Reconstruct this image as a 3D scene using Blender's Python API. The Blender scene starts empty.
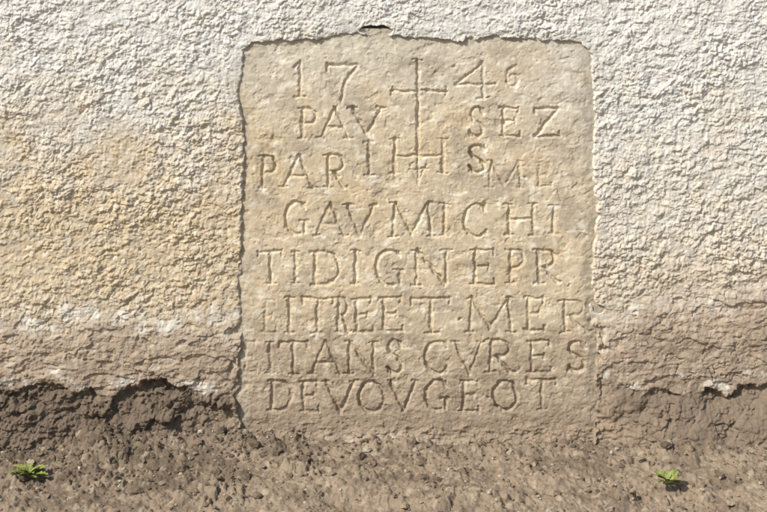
import bpy, math, numpy as np
from mathutils import Vector
S=0.002
rng=np.random.RandomState(7)
N=512
ang=rng.rand(N,N)*2*np.pi
GX=np.cos(ang).astype(np.float32); GY=np.sin(ang).astype(np.float32)
JX=rng.rand(N,N).astype(np.float32); JY=rng.rand(N,N).astype(np.float32); JV=rng.rand(N,N).astype(np.float32)
def perlin(x,y,s=0):
    x=x+s*17.31; y=y+s*41.77
    xi=np.floor(x).astype(np.int64); yi=np.floor(y).astype(np.int64)
    fx=x-xi; fy=y-yi
    u=fx*fx*fx*(fx*(fx*6-15)+10); v=fy*fy*fy*(fy*(fy*6-15)+10)
    def g(a,b):
        A=(xi+a)%N; B=(yi+b)%N
        return GX[A,B]*(fx-a)+GY[A,B]*(fy-b)
    n0=g(0,0)*(1-u)+g(1,0)*u
    n1=g(0,1)*(1-u)+g(1,1)*u
    return (n0*(1-v)+n1*v)*1.5
def fbm(x,y,o=4,s=0,gain=0.5):
    r=0;a=1;t=0
    for i in range(o):
        r=r+a*perlin(x*2**i,y*2**i,s+i*3); t+=a; a*=gain
    return r/t
def worley(x,y,s=0):
    x=x+s*13.7; y=y+s*29.3
    xi=np.floor(x).astype(np.int64); yi=np.floor(y).astype(np.int64)
    f1=np.full(x.shape,9.0); val=np.zeros(x.shape)
    for a in(-1,0,1):
        for b in(-1,0,1):
            A=(xi+a)%N;B=(yi+b)%N
            d=np.hypot(xi+a+JX[A,B]-x, yi+b+JY[A,B]-y)
            c=d<f1
            val=np.where(c,JV[A,B],val); f1=np.where(c,d,f1)
    return f1,None,val
def ss(a,b,x):
    t=np.clip((x-a)/(b-a),0,1); return t*t*(3-2*t)
def lin(c):
    c=np.array(c)/255.0
    return np.where(c<=0.04045,c/12.92,((c+0.055)/1.055)**2.4)
def mixc(c,col,m):
    return c*(1-m[...,None])+np.asarray(col)*m[...,None]

def spaced(a,b,d,lo,hi,g=1.12):
    core=list(np.arange(a,b,d)); 
    L=[];p=a;st=d
    while p>lo: st*=g; p-=st; L.append(p)
    R=[];p=core[-1];st=d
    while p<hi: st*=g; p+=st; R.append(p)
    return np.array(L[::-1]+core+R)

def make_grid(name,P,col,mat,flip=False):
    ny,nx=P.shape[:2]
    me=bpy.data.meshes.new(name)
    n=nx*ny
    me.vertices.add(n); me.vertices.foreach_set('co',P.reshape(-1).astype(np.float32))
    idx=np.arange(n).reshape(ny,nx)
    q=np.stack([idx[:-1,:-1],idx[:-1,1:],idx[1:,1:],idx[1:,:-1]],-1).reshape(-1,4)
    if flip:q=q[:,::-1]
    m=len(q)
    me.loops.add(m*4); me.loops.foreach_set('vertex_index',q.reshape(-1).astype(np.int32))
    me.polygons.add(m); me.polygons.foreach_set('loop_start',np.arange(0,m*4,4,dtype=np.int32))
    me.update(calc_edges=True)
    me.polygons.foreach_set('use_smooth',np.ones(m,dtype=bool))
    at=me.color_attributes.new('Col','FLOAT_COLOR','POINT')
    c4=np.ones((n,4),dtype=np.float32); c4[:,:3]=np.clip(col.reshape(-1,3),0,1)
    at.data.foreach_set('color',c4.reshape(-1))
    me.materials.append(mat)
    ob=bpy.data.objects.new(name,me); bpy.context.scene.collection.objects.link(ob)
    return ob

def mineral(name,scale=700,bump=0.6,dist=0.0006,var=0.22):
    m=bpy.data.materials.new(name); m.use_nodes=True; nt=m.node_tree; nd=nt.nodes; lk=nt.links
    b=nd['Principled BSDF']; b.inputs['Roughness'].default_value=0.95
    b.inputs['Specular IOR Level'].default_value=0.12
    at=nd.new('ShaderNodeAttribute'); at.attribute_name='Col'
    tc=nd.new('ShaderNodeTexCoord')
    n1=nd.new('ShaderNodeTexNoise'); n1.inputs['Scale'].default_value=scale; n1.inputs['Detail'].default_value=3; n1.inputs['Roughness'].default_value=0.7
    n2=nd.new('ShaderNodeTexNoise'); n2.inputs['Scale'].default_value=scale*0.12; n2.inputs['Detail'].default_value=5; n2.inputs['Roughness'].default_value=0.7
    for n in(n1,n2): lk.new(tc.outputs['Object'],n.inputs['Vector'])
    add=nd.new('ShaderNodeMath'); add.operation='ADD'; lk.new(n1.outputs['Fac'],add.inputs[0]); lk.new(n2.outputs['Fac'],add.inputs[1])
    mr=nd.new('ShaderNodeMapRange'); mr.inputs['From Min'].default_value=0.65; mr.inputs['From Max'].default_value=1.35
    mr.inputs['To Min'].default_value=1-var; mr.inputs['To Max'].default_value=1+var
    lk.new(add.outputs[0],mr.inputs['Value'])
    mul=nd.new('ShaderNodeVectorMath'); mul.operation='SCALE'
    lk.new(at.outputs['Color'],mul.inputs[0]); lk.new(mr.outputs['Result'],mul.inputs['Scale'])
    lk.new(mul.outputs['Vector'],b.inputs['Base Color'])
    bp=nd.new('ShaderNodeBump'); bp.inputs['Strength'].default_value=bump; bp.inputs['Distance'].default_value=dist
    lk.new(n1.outputs['Fac'],bp.inputs['Height']); lk.new(bp.outputs['Normal'],b.inputs['Normal'])
    return m

# ---------------------------------------------------------------- wall
def tablet_sd(u,v):
    """signed distance-ish (units), negative inside the tablet opening"""
    wob=2.2*perlin(u/14,v/14,31)+1.8*perlin(u/5,v/5,33)+4.5*perlin(u/60,v/60,35)
    wob=wob+5*ss(0.1,0.35,fbm(u/26,v/30,3,32))*ss(150,330,v)
    cx=418.0; cy=265.0; hy=227.0; r=22.0
    hx2=176.5+ (v-250)*0.008
    dx=np.abs(u-cx)-(hx2-r); dy=np.abs(v-cy)-(hy-r)
    return np.hypot(np.maximum(dx,0),np.maximum(dy,0))+np.minimum(np.maximum(dx,dy),0)-r+wob

xs=spaced(-0.90,0.90,0.00125,-9,9); zs=spaced(-0.07,0.92,0.00125,-0.3,2.9)
X,Z=np.meshgrid(xs,zs)
u=X/S+383.5; v=440-Z/S
wu=u+5.5*perlin(u/12,v/12,1)+2.6*perlin(u/4.5,v/4.5,2); wv=v+4.5*perlin(u/12,v/12,3)+2.4*perlin(u/4.5,v/4.5,4)
f1,_,va=worley(wu/9.5,wv/7.5,1)
g1,_,vb=worley(wu/4.6,wv/4.0,2)
dome=(1-np.clip(f1,0,1)**1.6)*(0.15+1.0*va)
dome2=(1-np.clip(g1,0,1)**1.6)*(0.1+1.1*vb)
fine=fbm(u/4.2,v/4.2,3,5,0.75)
mod=0.9+0.8*fbm(u/60,v/60,3,8)
midl=fbm(u/18,v/11,3,7)
rough=(3.2*dome+2.8*dome2+3.0*fine+4.2*midl)*mod-2.6
und=3.5*fbm(u/90,v/90,3,9)
lo=fbm(u/30,v/14,4,12)
side=ss(380,460,u)
v1=np.where(u<600,308,308-(np.clip(u,600,800)-600)*0.22)+8*perlin(u/50,u*0,14)+11*fbm(u/24,v/30,4,15,0.6)
vLs=389+9*perlin(u/70,u*0,16)
vL=vLs+10*perlin(u/26,v/60,17)+8*fbm(u/11,v/16,3,18,0.65)
v1w=v-v1
band=ss(-10,20,v1w)
tab_sd=tablet_sd(u,v)
left=1-ss(225,265,u); right=ss(585,640,u)
below=ss(-2.5,5.0,v-vL)
midr=fbm(u/9,v/8,4,19,0.65)
h=rough*(1-0.66*band)+und
h+=band*(3.6*lo+2.2*ss(-4,22,v1w)+3.8*midr)
fl=fbm(u/34,v/18,4,21)
flake=ss(0.05,0.10,fl)*band*(1-below)
h-=flake*2.8
ck=np.abs(fbm(u/55,v/40,4,24))
crack=(1-ss(0.0,0.012,ck))*ss(345,376,v)*(1-below)*(left+right)*ss(-.1,.15,fbm(u/60,v/30,2,25))
h-=crack*5
t=np.clip((v-vLs)/62,-.2,3)
c1,_,cv=worley((u+10*perlin(u/16,v/16,26))/24,(v+8*perlin(u/16,v/16,27))/14,3)
d1,_,dv=worley((u+5*perlin(u/6,v/6,28))/9,(v+5*perlin(u/6,v/6,29))/6.5,4)
crumb=fbm(u/7,v/6,4,30,0.7)
clod=(1-np.clip(c1,0,1)**1.5)*(0.0+1.1*cv)*22+(1-np.clip(d1,0,1)**1.5)*(0.0+1.1*dv)*11+9*crumb
patch=ss(-0.25,0.2,fbm(u/38,v/40,2,37))
amt=np.clip(left*(0.3+0.55*patch)+right*(0.15+0.7*patch),0,1.2)
clodamt=left+right*(0.3+0.3*patch)
hb=-16*amt*np.exp(-np.maximum(t,0)*2.2)+t*50+ (clod-15)*np.clip(clodamt,0.22,1)+ 2.0*lo
h=h*(1-below)+(h*0.1+hb)*below
vb_=ss(396,442,v+14*fbm(u/30,v/16,3,38)+8*fbm(u/9,v/7,3,47))
inside=1-ss(-1.3,1.3,tab_sd)
dust=1+(v-430)*0.42+10*fbm(u/18,v/10,4,40,0.7)+3.5*dv*(1-np.clip(d1,0,1)**1.5)
# low down the earth and plaster smear across the tablet's side borders
h=h*(1-inside)+deep*inside if False else h*(1-inside)+(-12*(1-vb_)+vb_*dust)*inside
out=(1-inside)*ss(392,430,v+10*fbm(u/14,v/14,3,48))*(1-np.clip(np.abs(u-418)-177,0,70)/70)
h=h*(1-out)+dust*out
lip=np.exp(-((tab_sd-5)/5.0)**2)*(v<400)
h+=lip*0.8*(0.5+perlin(u/12,v/12,41))
slot=(1-ss(0.75,1.1,np.hypot((u-376)/16,(v-31.0-1.5*perlin(u/9,v/9,42))/5.0)))
h-=slot*45
loss=ss(0.0,0.35,fbm(u/9,v/14,3,44))*np.exp(-((tab_sd-4)/6.0)**2)*ss(310,340,v)*(1-ss(385,405,v))
h-=loss*12
hole=(1-ss(0.6,1.1,np.hypot((u-599)/6,(v-310)/5)))
h-=hole*12
cTop=lin((212,208,199)); cOch=lin((194,175,144)); cPale=lin((213,206,191))
cBand=lin((174,155,133)); cWhite=lin((208,200,184)); cDark=lin((108,94,79)); cDust=lin((152,134,113))
C=np.ones(u.shape+(3,))*cTop
n=fbm(u/60,v/60,4,50); n2=fbm(u/18,v/18,4,51); n3=fbm(u/7,v/5,3,52)
mo=np.clip(ss(10,230,v+110*n)*(1-0.6*side)+0.35*n2,0,1)
C=mixc(C,cOch,mo)
C=mixc(C,cPale,np.clip(ss(0.0,0.3,n3)*0.35,0,1))
C=mixc(C,cOch,np.clip(side*ss(190,290,v+40*n)*0.45,0,1))
wh=np.exp(-((v1w-8)/15.0)**2)
bandc=mixc(np.ones(u.shape+(3,))*cBand,cWhite,np.clip(wh*(0.55+1.4*n2)*(1-0.5*side)+ss(0.15,0.32,n2+0.3*n3)*0.25,0,1))
bandc=mixc(bandc,lin((140,124,105)),np.clip(ss(20,70,v1w+60*n)*(0.45+1.1*n2),0,1))
mb=ss(-24,26,v1w+60*n2)[...,None]
C=C*(1-mb)+bandc*mb
edgew=np.exp(-((v-vL+8)/7.0)**2)*ss(0.1,0.25,fbm(u/28,v/16,3,55))
C=mixc(C,cWhite,np.clip(edgew*0.8,0,1))
cb=mixc(np.ones(u.shape+(3,))*cDust,cDark,np.clip(left*0.95+right*0.55+0.5*n2+0.08,0,1))
cb=mixc(cb,cDust,ss(425,455,v)*0.2)
bl=ss(-8,5,v-vL+8*n3)[...,None]
C=C*(1-bl)+cb*bl
C=mixc(C,lin((149,131,110)),np.clip(inside*vb_+out,0,1))
C=mixc(C,lin((180,165,144)),np.clip(np.exp(-((u-385)/60)**2-((v-443)/8)**2)*(0.8+n2*1.5),0,1))
C=mixc(C,lin((178,172,158)),np.clip(lip*(v<120)*0.4,0,1))
C*= (1+0.14*n2+0.13*n3)[...,None]
Y=-h*0.001
Z2=Z-np.clip(h,-5,8)*0.0004*(1-below)
P=np.stack([X,Y,Z2],-1)
wall=make_grid('roughcast_wall',P,C,mineral('roughcast_plaster',520,0.9,0.0012,0.22))

# ---------------------------------------------------------------- tablet
tx=np.arange((228-383.5)*S,(612-383.5)*S,0.00105); tz=np.arange((440-452)*S,(440-28)*S,0.00105)
X,Z=np.meshgrid(tx,tz); u=X/S+383.5; v=440-Z/S
uu=u+1.1*perlin(u/9,v/9,61)+0.7*perlin(u/3.5,v/3.5,62); vv=v+1.1*perlin(u/9,v/9,63)+0.7*perlin(u/3.5,v/3.5,64)
groove=np.zeros(u.shape)
u0=tx[0]/S+383.5; du=0.00105/S; vtop0=440-tz[0]/S
wn=1+0.35*perlin(u/8,v/8,65)
def seg(x0,y0,x1,y1,w,dep):
    pad=w+4
    i0=int((min(x0,x1)-pad-u0)/du); i1=int((max(x0,x1)+pad-u0)/du)+1
    j0=int((vtop0-max(y0,y1)-pad)/du); j1=int((vtop0-min(y0,y1)+pad)/du)+1
    i0=max(i0,0); j0=max(j0,0)
    sl=(slice(j0,j1),slice(i0,i1))
    U=uu[sl];V=vv[sl]
    if U.size==0:return
    dx,dy=x1-x0,y1-y0
    L=dx*dx+dy*dy+1e-9
    al=abs(dx*.66+dy*.75)/math.sqrt(L)
    dep*=1+.75*al**6          # extra depth added to strokes lying along the sun's slant, so they shade
    t=np.clip(((U-x0)*dx+(V-y0)*dy)/L,0,1)
    d=np.hypot(U-x0-t*dx,V-y0-t*dy)
    k=np.clip(1-d/(w*wn[sl]),0,1)
    groove[sl]=np.maximum(groove[sl],dep*np.minimum(k*1.25,1))
def arc(cx,cy,rx,ry,a0,a1,n=14):
    return [(cx+rx*math.cos(math.radians(a)),cy+ry*math.sin(math.radians(a))) for a in np.linspace(a0,a1,n)]
B=1.0;T=0.82;s=0.55
def sf(x,y,w=0.16): return (s,[(x-w,y),(x+w,y)])
def vs(x,y,w=0.09): return (s,[(x,y-w),(x,y+w)])
G={
'I':[(B,[(.5,0),(.5,1)]),(s,[(.2,0),(.8,0)]),(s,[(.2,1),(.8,1)])],
'1':[(B,[(.55,0),(.55,1)]),(T,[(.55,0),(.2,.16)]),(s,[(.2,1),(.85,1)])],
'7':[(B,[(0,0.02),(1,0.02)]),(B,[(1,0.02),(.62,.45),(.45,1)]),vs(0,.06)],
'4':[(B,[(.72,0),(.72,1)]),(T,[(.72,0),(0,.6),(1.05,.6)]),sf(.72,1)],
'6':[(B,[(.85,0.02),(.4,.12),(.12,.45),(.1,.75),(.35,1),(.7,.97),(.9,.72),(.7,.48),(.35,.5)])],
'P':[(B,[(.2,0),(.2,1)]),sf(.2,1,.2),sf(.1,0,.12),(T,[(.2,0)]+arc(.5,.26,.4,.26,-90,90)+[(.2,.54)])],
'R':[(B,[(.2,0),(.2,1)]),sf(.2,1,.18),sf(.1,0,.12),(T,[(.2,0)]+arc(.5,.25,.36,.25,-90,90)+[(.2,.52)]),(B,[(.42,.52),(.95,1),(1.1,.98)])],
'A':[(T,[(.5,0),(.02,1)]),(B,[(.5,0),(.98,1)]),(T,[(.2,.64),(.8,.64)]),sf(.02,1,.13),sf(.98,1,.13)],
'V':[(B,[(.02,0),(.5,1)]),(B,[(.5,1),(.98,0)]),sf(.02,0,.13),sf(.98,0,.13)],
'S':[(B,[(.88,.2),(.7,.03),(.4,0),(.17,.1),(.13,.28),(.3,.43),(.65,.55),(.86,.7),(.82,.9),(.55,1),(.3,.98),(.1,.82)]),vs(.88,.14),vs(.1,.88)],
'E':[(B,[(.2,0),(.2,1)]),(T,[(.05,0),(.88,0)]),(T,[(.2,.48),(.7,.48)]),(T,[(.05,1),(.95,1)]),vs(.88,.05),vs(.7,.48,.08),vs(.95,.94)],
'Z':[(T,[(.05,0),(.95,0)]),(B,[(.95,0),(.05,1)]),(T,[(.05,1),(1,1)]),vs(.05,.07),vs(1,.92)],
'M':[(T,[(.1,0),(.05,1)]),(B,[(.1,0),(.5,.9)]),(T,[(.5,.9),(.9,0)]),(B,[(.9,0),(.97,1)]),sf(.05,1,.1),sf(.97,1,.1),sf(.06,0,.07),sf(.94,0,.07)],
'G':[(B,arc(.52,.5,.46,.5,-45,-290,20)),(B,[(.86,.6),(.86,.93)]),sf(.84,.58,.16),vs(.87,.12,.08)],
'C':[(B,arc(.54,.5,.48,.5,-48,-312,20)),vs(.87,.1,.09),vs(.87,.88,.08)],
'H':[(B,[(.12,0),(.12,1)]),(B,[(.88,0),(.88,1)]),(T,[(.12,.5),(.88,.5)]),sf(.12,0,.13),sf(.12,1,.13),sf(.88,0,.13),sf(.88,1,.13)],
'T':[(B,[(.5,0),(.5,1)]),(T,[(0,0),(1,0)]),sf(.5,1,.18),vs(0,.06),vs(1,.06)],
'D':[(B,[(.15,0),(.15,1)]),(T,[(0,0),(.45,0)]+arc(.45,.5,.5,.5,-90,90,16)+[(0,1)])],
'N':[(T,[(.1,0),(.1,1)]),(B,[(.1,0),(.9,1)]),(T,[(.9,1),(.9,0)]),sf(.08,0,.12),sf(.1,1,.13),sf(.9,0,.13)],
'O':[(B,arc(.5,.5,.48,.5,0,360,24))],
'.':[(B,[(.5,.5),(.52,.52)])],
}
lr=np.random.RandomState(3)
def put(ch,x0,x1,y0,y1,dep=1.0,w=2.35):
    r=lr.uniform(-.03,.03); jx,jy=lr.uniform(-.7,.7,2)
    for wt,pl in G[ch]:
        pts=[]
        for (a,b) in pl:
            x=x0+(x1-x0)*a; y=y0+(y1-y0)*b
            cx,cy=(x0+x1)/2,(y0+y1)/2
            pts.append((x+jx-(y-cy)*r, y+jy+(x-cx)*r))
        for p,q in zip(pts[:-1],pts[1:]): seg(*p,*q,w*(0.55+0.5*wt),dep*(0.5+0.5*wt))
L=[
('1',291,307,62,97,1),('7',327,357,64,99,1),('4',456,494,64,99,1),('6',506,520,66,86,.6),
('P',299,318,108,138,1),('A',321,350,108,138,.9),('V',352,382,108,134,.9),
('S',469,485,108,137,1.1),('E',499,521,108,136,1),('Z',534,560,108,136,1),
('P',259,277,156,188,1),('A',283,314,156,188,.9),('R',324,346,155,188,1),
('I',362,377,142,175,1),('S',468,487,145,172,1.15),
('M',488,522,162,188,.65),('E',536,552,164,187,.45),
('G',284,308,203,235,.95),('A',316,345,203,235,.9),('V',346,374,205,236,.9),('M',391,432,203,237,1),('I',437,453,204,236,.95),
('C',463,489,204,236,1),('H',505,537,204,235,.95),('I',546,562,206,234,.7),
('T',259,283,252,284,1),('I',290,302,252,284,.8),('D',311,341,251,284,1),('I',349,362,251,284,1),('G',374,403,250,285,1),
('N',413,450,250,285,1),('E',470,496,250,284,1),('P',507,526,250,283,.9),('R',535,559,250,283,1),
('E',262,276,300,332,.5),('I',283,297,298,333,.85),('T',302,332,299,333,.95),('R',336,350,299,333,.85),('E',352,373,299,332,.9),('E',379,404,299,332,1),
('T',412,450,299,333,1),('M',468,513,298,332,.95),('E',524,546,299,331,1),('R',560,588,300,332,.8),
('E',242,256,343,373,.6),('I',264,276,342,373,.8),('T',280,308,342,374,.95),('A',310,341,342,375,.95),('N',346,376,342,374,1),('S',386,404,341,374,1.1),
('C',424,450,341,373,1),('V',455,482,342,374,.95),('R',486,513,341,373,1),('E',526,552,341,372,1.05),('S',567,588,342,372,1.1),
('D',268,292,382,411,.95),('E',299,319,382,411,1.05),('V',326,355,382,413,1.1),('O',359,385,382,412,1.25),('V',390,416,382,412,1.1),
('G',424,449,381,411,1.15),('E',459,480,381,411,1.1),('O',494,518,381,410,1.1),('T',528,556,381,410,1),
('.',338,342,268,270,.6),('.',452,456,64,70,.4),('.',458,462,318,322,.6),('.',486,490,396,400,.6),('.',524,528,176,180,.5)]
for l in L: put(*l)
for a in [(418,60,418,156,2.6,1.15),(392,91,446,91,2.4,1.15),(413,60,423,60,1.4,.6),(392,87,392,95,1.4,.6),(446,87,446,95,1.4,.6),
          (395,139,395,173,2.5,1),(443,139,443,173,2.5,1),(395,156,443,156,2.3,1),(390,139,400,139,1.4,.6),(390,173,400,173,1.4,.6),(438,139,448,139,1.4,.6),(438,173,448,173,1.4,.6),
          (410,165,418,183,1.4,.4),(426,165,418,183,1.5,.6),(418,158,418,184,1.9,.9),(409,169,427,169,1.5,.75)]: seg(*a)
wear=np.clip(1.0+0.7*fbm(u/30,v/30,3,70),0.5,1.25)
wear*=1-0.15*ss(130,175,np.abs(u-418)+25*fbm(u/22,v/22,3,69))
base=2.4*fbm(u/110,v/110,3,71)+1.5*fbm(u/24,v/24,3,72)+0.85*fbm(u/5,v/5,3,73,0.8)
p1,_,pv=worley(u/7,v/7,6); pits=(1-ss(0.08,0.28,p1))*(pv>0.80)
base-=pits*0.9
q1,_,qv=worley((u+4*perlin(u/8,v/8,66))/19,(v+4*perlin(u/8,v/8,67))/15,11); base-=(1-ss(0.15,0.42,q1))*(qv>0.8)*1.3
low=ss(300,395,v)
base+=low*(2.8*fbm(u/20,v/14,4,75,0.6)+1.0*fbm(u/5,v/4,3,78,0.7))-1.2*ss(0.15,0.4,fbm(u/40,v/26,4,76))
sp=ss(0.14,0.2,fbm(u/36,v/36,4,77)); base-=sp*0.8
base-=0.8*ss(0.2,0.26,fbm(u/17,v/13,4,79))
e=tablet_sd(u,v)
base-=3.5*ss(-12,2,e)
h=-1.8+base-groove*3.8*wear
C=np.ones(u.shape+(3,))*lin((199,182,153))
n=fbm(u/70,v/70,4,80); n2=fbm(u/16,v/12,4,81); n3=fbm(u/5,v/5,3,82); n4=fbm(u/34,v/40,4,83)
C=mixc(C,lin((199,191,174)),np.clip((1-ss(50,150,v+60*n))*0.65+ss(480,600,u+90*n)*(1-ss(120,260,v))*0.5,0,1))
C=mixc(C,lin((187,162,125)),np.clip(ss(0.0,0.4,n)*0.35,0,1))
C=mixc(C,lin((166,153,133)),np.clip(ss(0.02,0.3,n4)*0.6,0,1))
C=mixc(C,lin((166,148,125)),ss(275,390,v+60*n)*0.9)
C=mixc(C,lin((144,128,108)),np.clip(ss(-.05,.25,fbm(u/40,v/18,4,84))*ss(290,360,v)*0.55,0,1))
C=mixc(C,lin((190,178,156)),np.clip(ss(0.12,0.35,n2)*low*0.5,0,1))
C=mixc(C,lin((213,204,184)),np.clip(ss(0.15,0.4,n2+0.2*n3)*(1-low)*0.6,0,1))
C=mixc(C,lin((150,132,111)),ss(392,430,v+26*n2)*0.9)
C=mixc(C,lin((160,151,133)),ss(-16,0,e+8*n2)*0.5)
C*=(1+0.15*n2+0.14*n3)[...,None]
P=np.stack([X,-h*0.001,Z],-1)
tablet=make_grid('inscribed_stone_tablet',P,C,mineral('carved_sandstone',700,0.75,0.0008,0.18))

# ---------------------------------------------------------------- ground
def ground_z(x,y):
    a=x/S;b=y/S
    fade=np.exp(-np.maximum(-y-1.0,0)/2.0)
    z=-0.014-0.10*ss(0,0.6,-y)+0.018*fbm(x/0.25,y/0.2,3,90)
    lf=1-ss(-0.45,-0.1,x)
    f1,_,c=worley((a+7*perlin(a/14,b/14,91)+3*perlin(a/5,b/5,87))/17,(b+7*perlin(a/14,b/14,92)+3*perlin(a/5,b/5,88))/19,8)
    g1,_,c2=worley((a+3*perlin(a/5,b/5,91))/5,(b+3*perlin(a/5,b/5,92))/6,9)
    k=0.15+0.75*ss(-0.1,0.25,fbm(x/0.16,y/0.1,3,93))+0.4*lf*ss(-.25,-.05,y)
    z=z+(1-np.clip(f1,0,1)**2)*c**1.5*0.015*k*fade+(1-np.clip(g1,0,1)**1.6)*c2**2*0.006*fade*(0.5+k)
    z=z+0.0085*fbm(a/11,b/11,5,94,0.64)*fade
    z=z+(0.010+0.016*lf)*np.exp(-(np.abs(y)/0.08)**2)*(1+1.0*perlin(x/.12,x*0,98))
    return z
xs=spaced(-0.90,0.90,0.0018,-45,45,1.12); ys=spaced(-0.62,0.0,0.0017,-60,45,1.12)
X,Y=np.meshgrid(xs,ys)
Zg=ground_z(X,Y)
a=X/S;b=Y/S
C=np.ones(X.shape+(3,))*lin((145,128,107))
C=mixc(C,lin((107,93,77)),np.clip(ss(-0.15,0.3,fbm(a/50,b/30,4,95))*0.65+0.6*(1-ss(-0.5,-0.15,X))*ss(-0.3,-0.05,Y),0,1))
C=mixc(C,lin((176,160,138)),np.clip(ss(0.1,0.4,fbm(a/12,b/9,4,96))*0.5,0,1))
C*=(1+0.18*fbm(a/4,b/4,3,97))[...,None]
ground=make_grid('ground',np.stack([X,Y,Zg],-1),C,mineral('dry_earth',450,1.0,0.0018,0.28))

# ---------------------------------------------------------------- stones and clods
import bmesh
def ico(sub):
    bm=bmesh.new(); bmesh.ops.create_icosphere(bm,subdivisions=sub,radius=1)
    V=np.array([v.co[:] for v in bm.verts]); F=np.array([[v.index for v in f.verts] for f in bm.faces]); bm.free(); return V,F
IV,IF=ico(3)
r2=np.random.RandomState(11)
tmpl=[]
for k in range(12):
    V=IV.copy()
    for _ in range(11):
        n=r2.normal(size=3); n/=np.linalg.norm(n); d=r2.uniform(.45,.85)
        q=V@n; V-=np.outer(np.maximum(q-d,0),n)
    V*= (1+0.35*fbm(IV[:,0]*1.8+k*5,IV[:,1]*1.8+IV[:,2]*2.3,3,k))[:,None]
    tmpl.append(V)
def scatter(name,pts,rad,cols,mat,flat=0.65):
    VV=[];FF=[];CC=[];o=0
    for i,(p,r) in enumerate(zip(pts,rad)):
        V=tmpl[r2.randint(12)]*np.array([1,r2.uniform(.6,1),r2.uniform(flat-.2,flat+.15)])
        th=r2.uniform(0,6.28); tl=r2.uniform(-.5,.5)
        c,s_=math.cos(th),math.sin(th); R=np.array([[c,-s_,0],[s_,c,0],[0,0,1]])
        c,s_=math.cos(tl),math.sin(tl); R2=np.array([[1,0,0],[0,c,-s_],[0,s_,c]])
        V=V@(R2@R).T*r+p
        VV.append(V);FF.append(IF+o);o+=len(V);CC.append(np.tile(cols[i],(len(V),1)))
    VV=np.concatenate(VV);FF=np.concatenate(FF);CC=np.concatenate(CC)
    me=bpy.data.meshes.new(name); me.vertices.add(len(VV)); me.vertices.foreach_set('co',VV.reshape(-1).astype(np.float32))
    m=len(FF); me.loops.add(m*3); me.loops.foreach_set('vertex_index',FF.reshape(-1).astype(np.int32))
    me.polygons.add(m); me.polygons.foreach_set('loop_start',np.arange(0,m*3,3,dtype=np.int32))
    me.update(calc_edges=True); me.polygons.foreach_set('use_smooth',np.zeros(m,dtype=bool))
    at=me.color_attributes.new('Col','FLOAT_COLOR','POINT'); c4=np.ones((len(VV),4),dtype=np.float32); c4[:,:3]=CC; at.data.foreach_set('color',c4.reshape(-1))
    me.materials.append(mat); ob=bpy.data.objects.new(name,me); bpy.context.scene.collection.objects.link(ob); return ob
n=3600
px=r2.uniform(-.88,.88,n); py=-r2.uniform(0.01,.60,n)
rad=0.0013+0.0016*r2.pareto(2.3,n); rad=np.clip(rad,0,.011)
pz=ground_z(px,py)+rad*0.3
pal=[lin((166,150,128)),lin((184,173,153)),lin((128,112,93)),lin((150,132,109)),lin((140,126,107))]
cols=[pal[r2.randint(5)]*r2.uniform(.8,1.05) for _ in range(n)]
px[0],py[0],rad[0]=0.30,-0.27,0.015; pz[0]=ground_z(px[:1],py[:1])[0]+.006; cols[0]=lin((166,153,133))
scatter('gravel',np.stack([px,py,pz],-1),rad,cols,mineral('gravel_stone',700,0.8,0.0012,0.25))
n=1100
px=np.where(r2.rand(n)<.6,r2.uniform(-.88,-.25,n),r2.uniform(-.3,.88,n)); py=-np.abs(r2.normal(0.05,.09,n))-0.005
rad=np.clip(0.003+0.0036*r2.pareto(2.7,n),0,.015)
pz=ground_z(px,py)
cols=[lin((122,106,88))*r2.uniform(.75,1.2) for _ in range(n)]
scatter('earth_clods',np.stack([px,py,pz],-1),rad,cols,mineral('clod_earth',450,1.0,0.0025,0.3),0.75)

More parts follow.
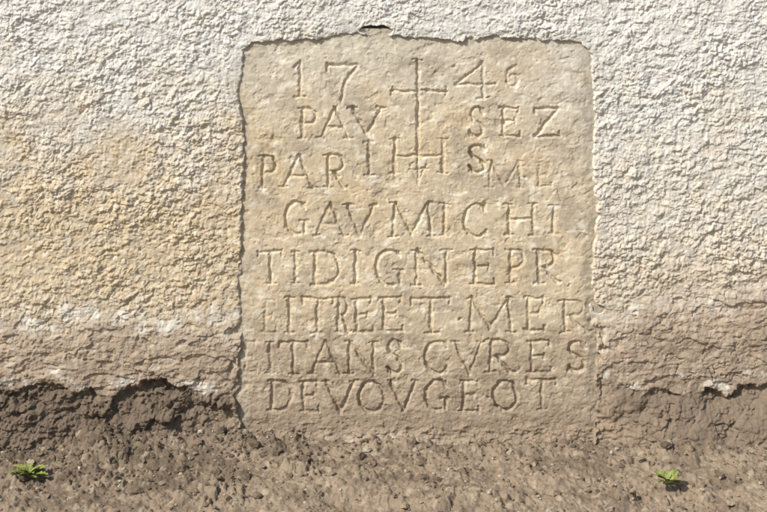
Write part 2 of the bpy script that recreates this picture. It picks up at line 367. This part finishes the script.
# ---------------------------------------------------------------- weeds
def leafmat():
    m=bpy.data.materials.new('weed_leaf'); m.use_nodes=True; nt=m.node_tree; nd=nt.nodes
    b=nd['Principled BSDF']; b.inputs['Roughness'].default_value=0.6
    tc=nd.new('ShaderNodeTexCoord'); no=nd.new('ShaderNodeTexNoise'); no.inputs['Scale'].default_value=110
    cr=nd.new('ShaderNodeValToRGB'); cr.color_ramp.elements[0].position=.3; cr.color_ramp.elements[1].position=.7
    cr.color_ramp.elements[0].color=(.12,.15,.03,1); cr.color_ramp.elements[1].color=(.34,.36,.10,1)
    nt.links.new(tc.outputs['Object'],no.inputs['Vector']); nt.links.new(no.outputs['Fac'],cr.inputs['Fac']); nt.links.new(cr.outputs['Color'],b.inputs['Base Color'])
    return m
lm=leafmat()
def weed(x,y,size,nl,lobed,seed):
    r=np.random.RandomState(seed); verts=[];faces=[]
    for i in range(nl):
        inner=i%2
        az=2*math.pi*i/nl*1.0+r.uniform(-.4,.4); ln=size*(r.uniform(.75,1.05) if not inner else r.uniform(.45,.85)); up=r.uniform(.4,.9) if not inner else r.uniform(.9,1.45)
        n=12; o=len(verts); curl=r.uniform(.2,.45); bend=r.uniform(-.5,.5)
        wmax=ln*(.17 if lobed else .24)
        for k in range(n+1):
            t=k/n
            d=ln*t*math.cos(up*(1-.6*t)); zz=ln*(math.sin(up)*t-curl*t*t)
            if lobed: w=wmax*(0.15+math.sin(math.pi*min(t*1.02,1))**.8*(.4+.75*(k%2)))*(t>.12)+ln*.02
            else: w=wmax*max(0,math.sin(math.pi*np.clip((t-.3)/.7,0,1)))**.6+ln*.03*(t<.97)
            if k==n:w=ln*.01
            cx,cy=math.cos(az+bend*t),math.sin(az+bend*t)
            for sgn in(-1,0,1):
                verts.append((x+cx*d-cy*w*sgn, y+cy*d+cx*w*sgn, zz+abs(sgn)*w*.35))
        for k in range(n):
            for j in(0,1):
                q=o+k*3+j; faces.append((q,q+1,q+4,q+3))
    gx,gy=np.meshgrid(np.linspace(-.008,.008,5),np.linspace(-.008,.008,5))
    g=float(ground_z(x+gx,y+gy).max())
    verts=[(a,b,c+g+.001) for a,b,c in verts]
    me=bpy.data.meshes.new('weed'); me.from_pydata(verts,[],faces); me.materials.append(lm)
    for p in me.polygons:p.use_smooth=True
    ob=bpy.data.objects.new('weed',me); bpy.context.scene.collection.objects.link(ob)
CAMZ=0.80; D=2.6
def ground_at(pu,pv):
    xw=(pu-383.5)*S; zw=(440-pv)*S
    t=np.linspace(.7,1,600)
    x=xw*t;y=-D+D*t;z=CAMZ+(zw-CAMZ)*t
    k=np.argmax(z<=ground_z(x,y)); return float(x[k]),float(y[k])
x,y=ground_at(28,481); weed(x,y,.043,22,True,5)
x,y=ground_at(668,491); weed(x,y,.031,15,False,9)

# ---------------------------------------------------------------- light, camera
el=math.radians(42); az=math.radians(50)
d=Vector((-math.sin(az)*math.cos(el),-math.cos(az)*math.cos(el),math.sin(el)))
sl=bpy.data.lights.new('sun','SUN'); sl.energy=4.9; sl.angle=math.radians(.5); sl.color=(1,.97,.92)
so=bpy.data.objects.new('sun',sl); so.rotation_euler=d.to_track_quat('Z','Y').to_euler(); so.location=d*20; bpy.context.scene.collection.objects.link(so)
w=bpy.data.worlds.new('World'); bpy.context.scene.world=w; w.use_nodes=True
nt=w.node_tree; sk=nt.nodes.new('ShaderNodeTexSky'); sk.sky_type='NISHITA'; sk.sun_disc=False
sk.sun_elevation=el; sk.sun_rotation=math.atan2(d.x,d.y)
nt.links.new(sk.outputs[0],nt.nodes['Background'].inputs[0]); nt.nodes['Background'].inputs[1].default_value=.14
cam=bpy.data.cameras.new('camera'); co=bpy.data.objects.new('camera',cam); bpy.context.scene.collection.objects.link(co)
co.location=(0,-D,CAMZ); co.rotation_euler=(math.radians(90),0,0)
cam.sensor_width=36; cam.lens=36*D/(767*S); cam.clip_start=.05; cam.clip_end=200
cam.shift_y=((440-256)*S-CAMZ)/(767*S)
sc=bpy.context.scene; sc.camera=co
sc.view_settings.view_transform='Standard'; sc.view_settings.look='None'; sc.view_settings.exposure=0
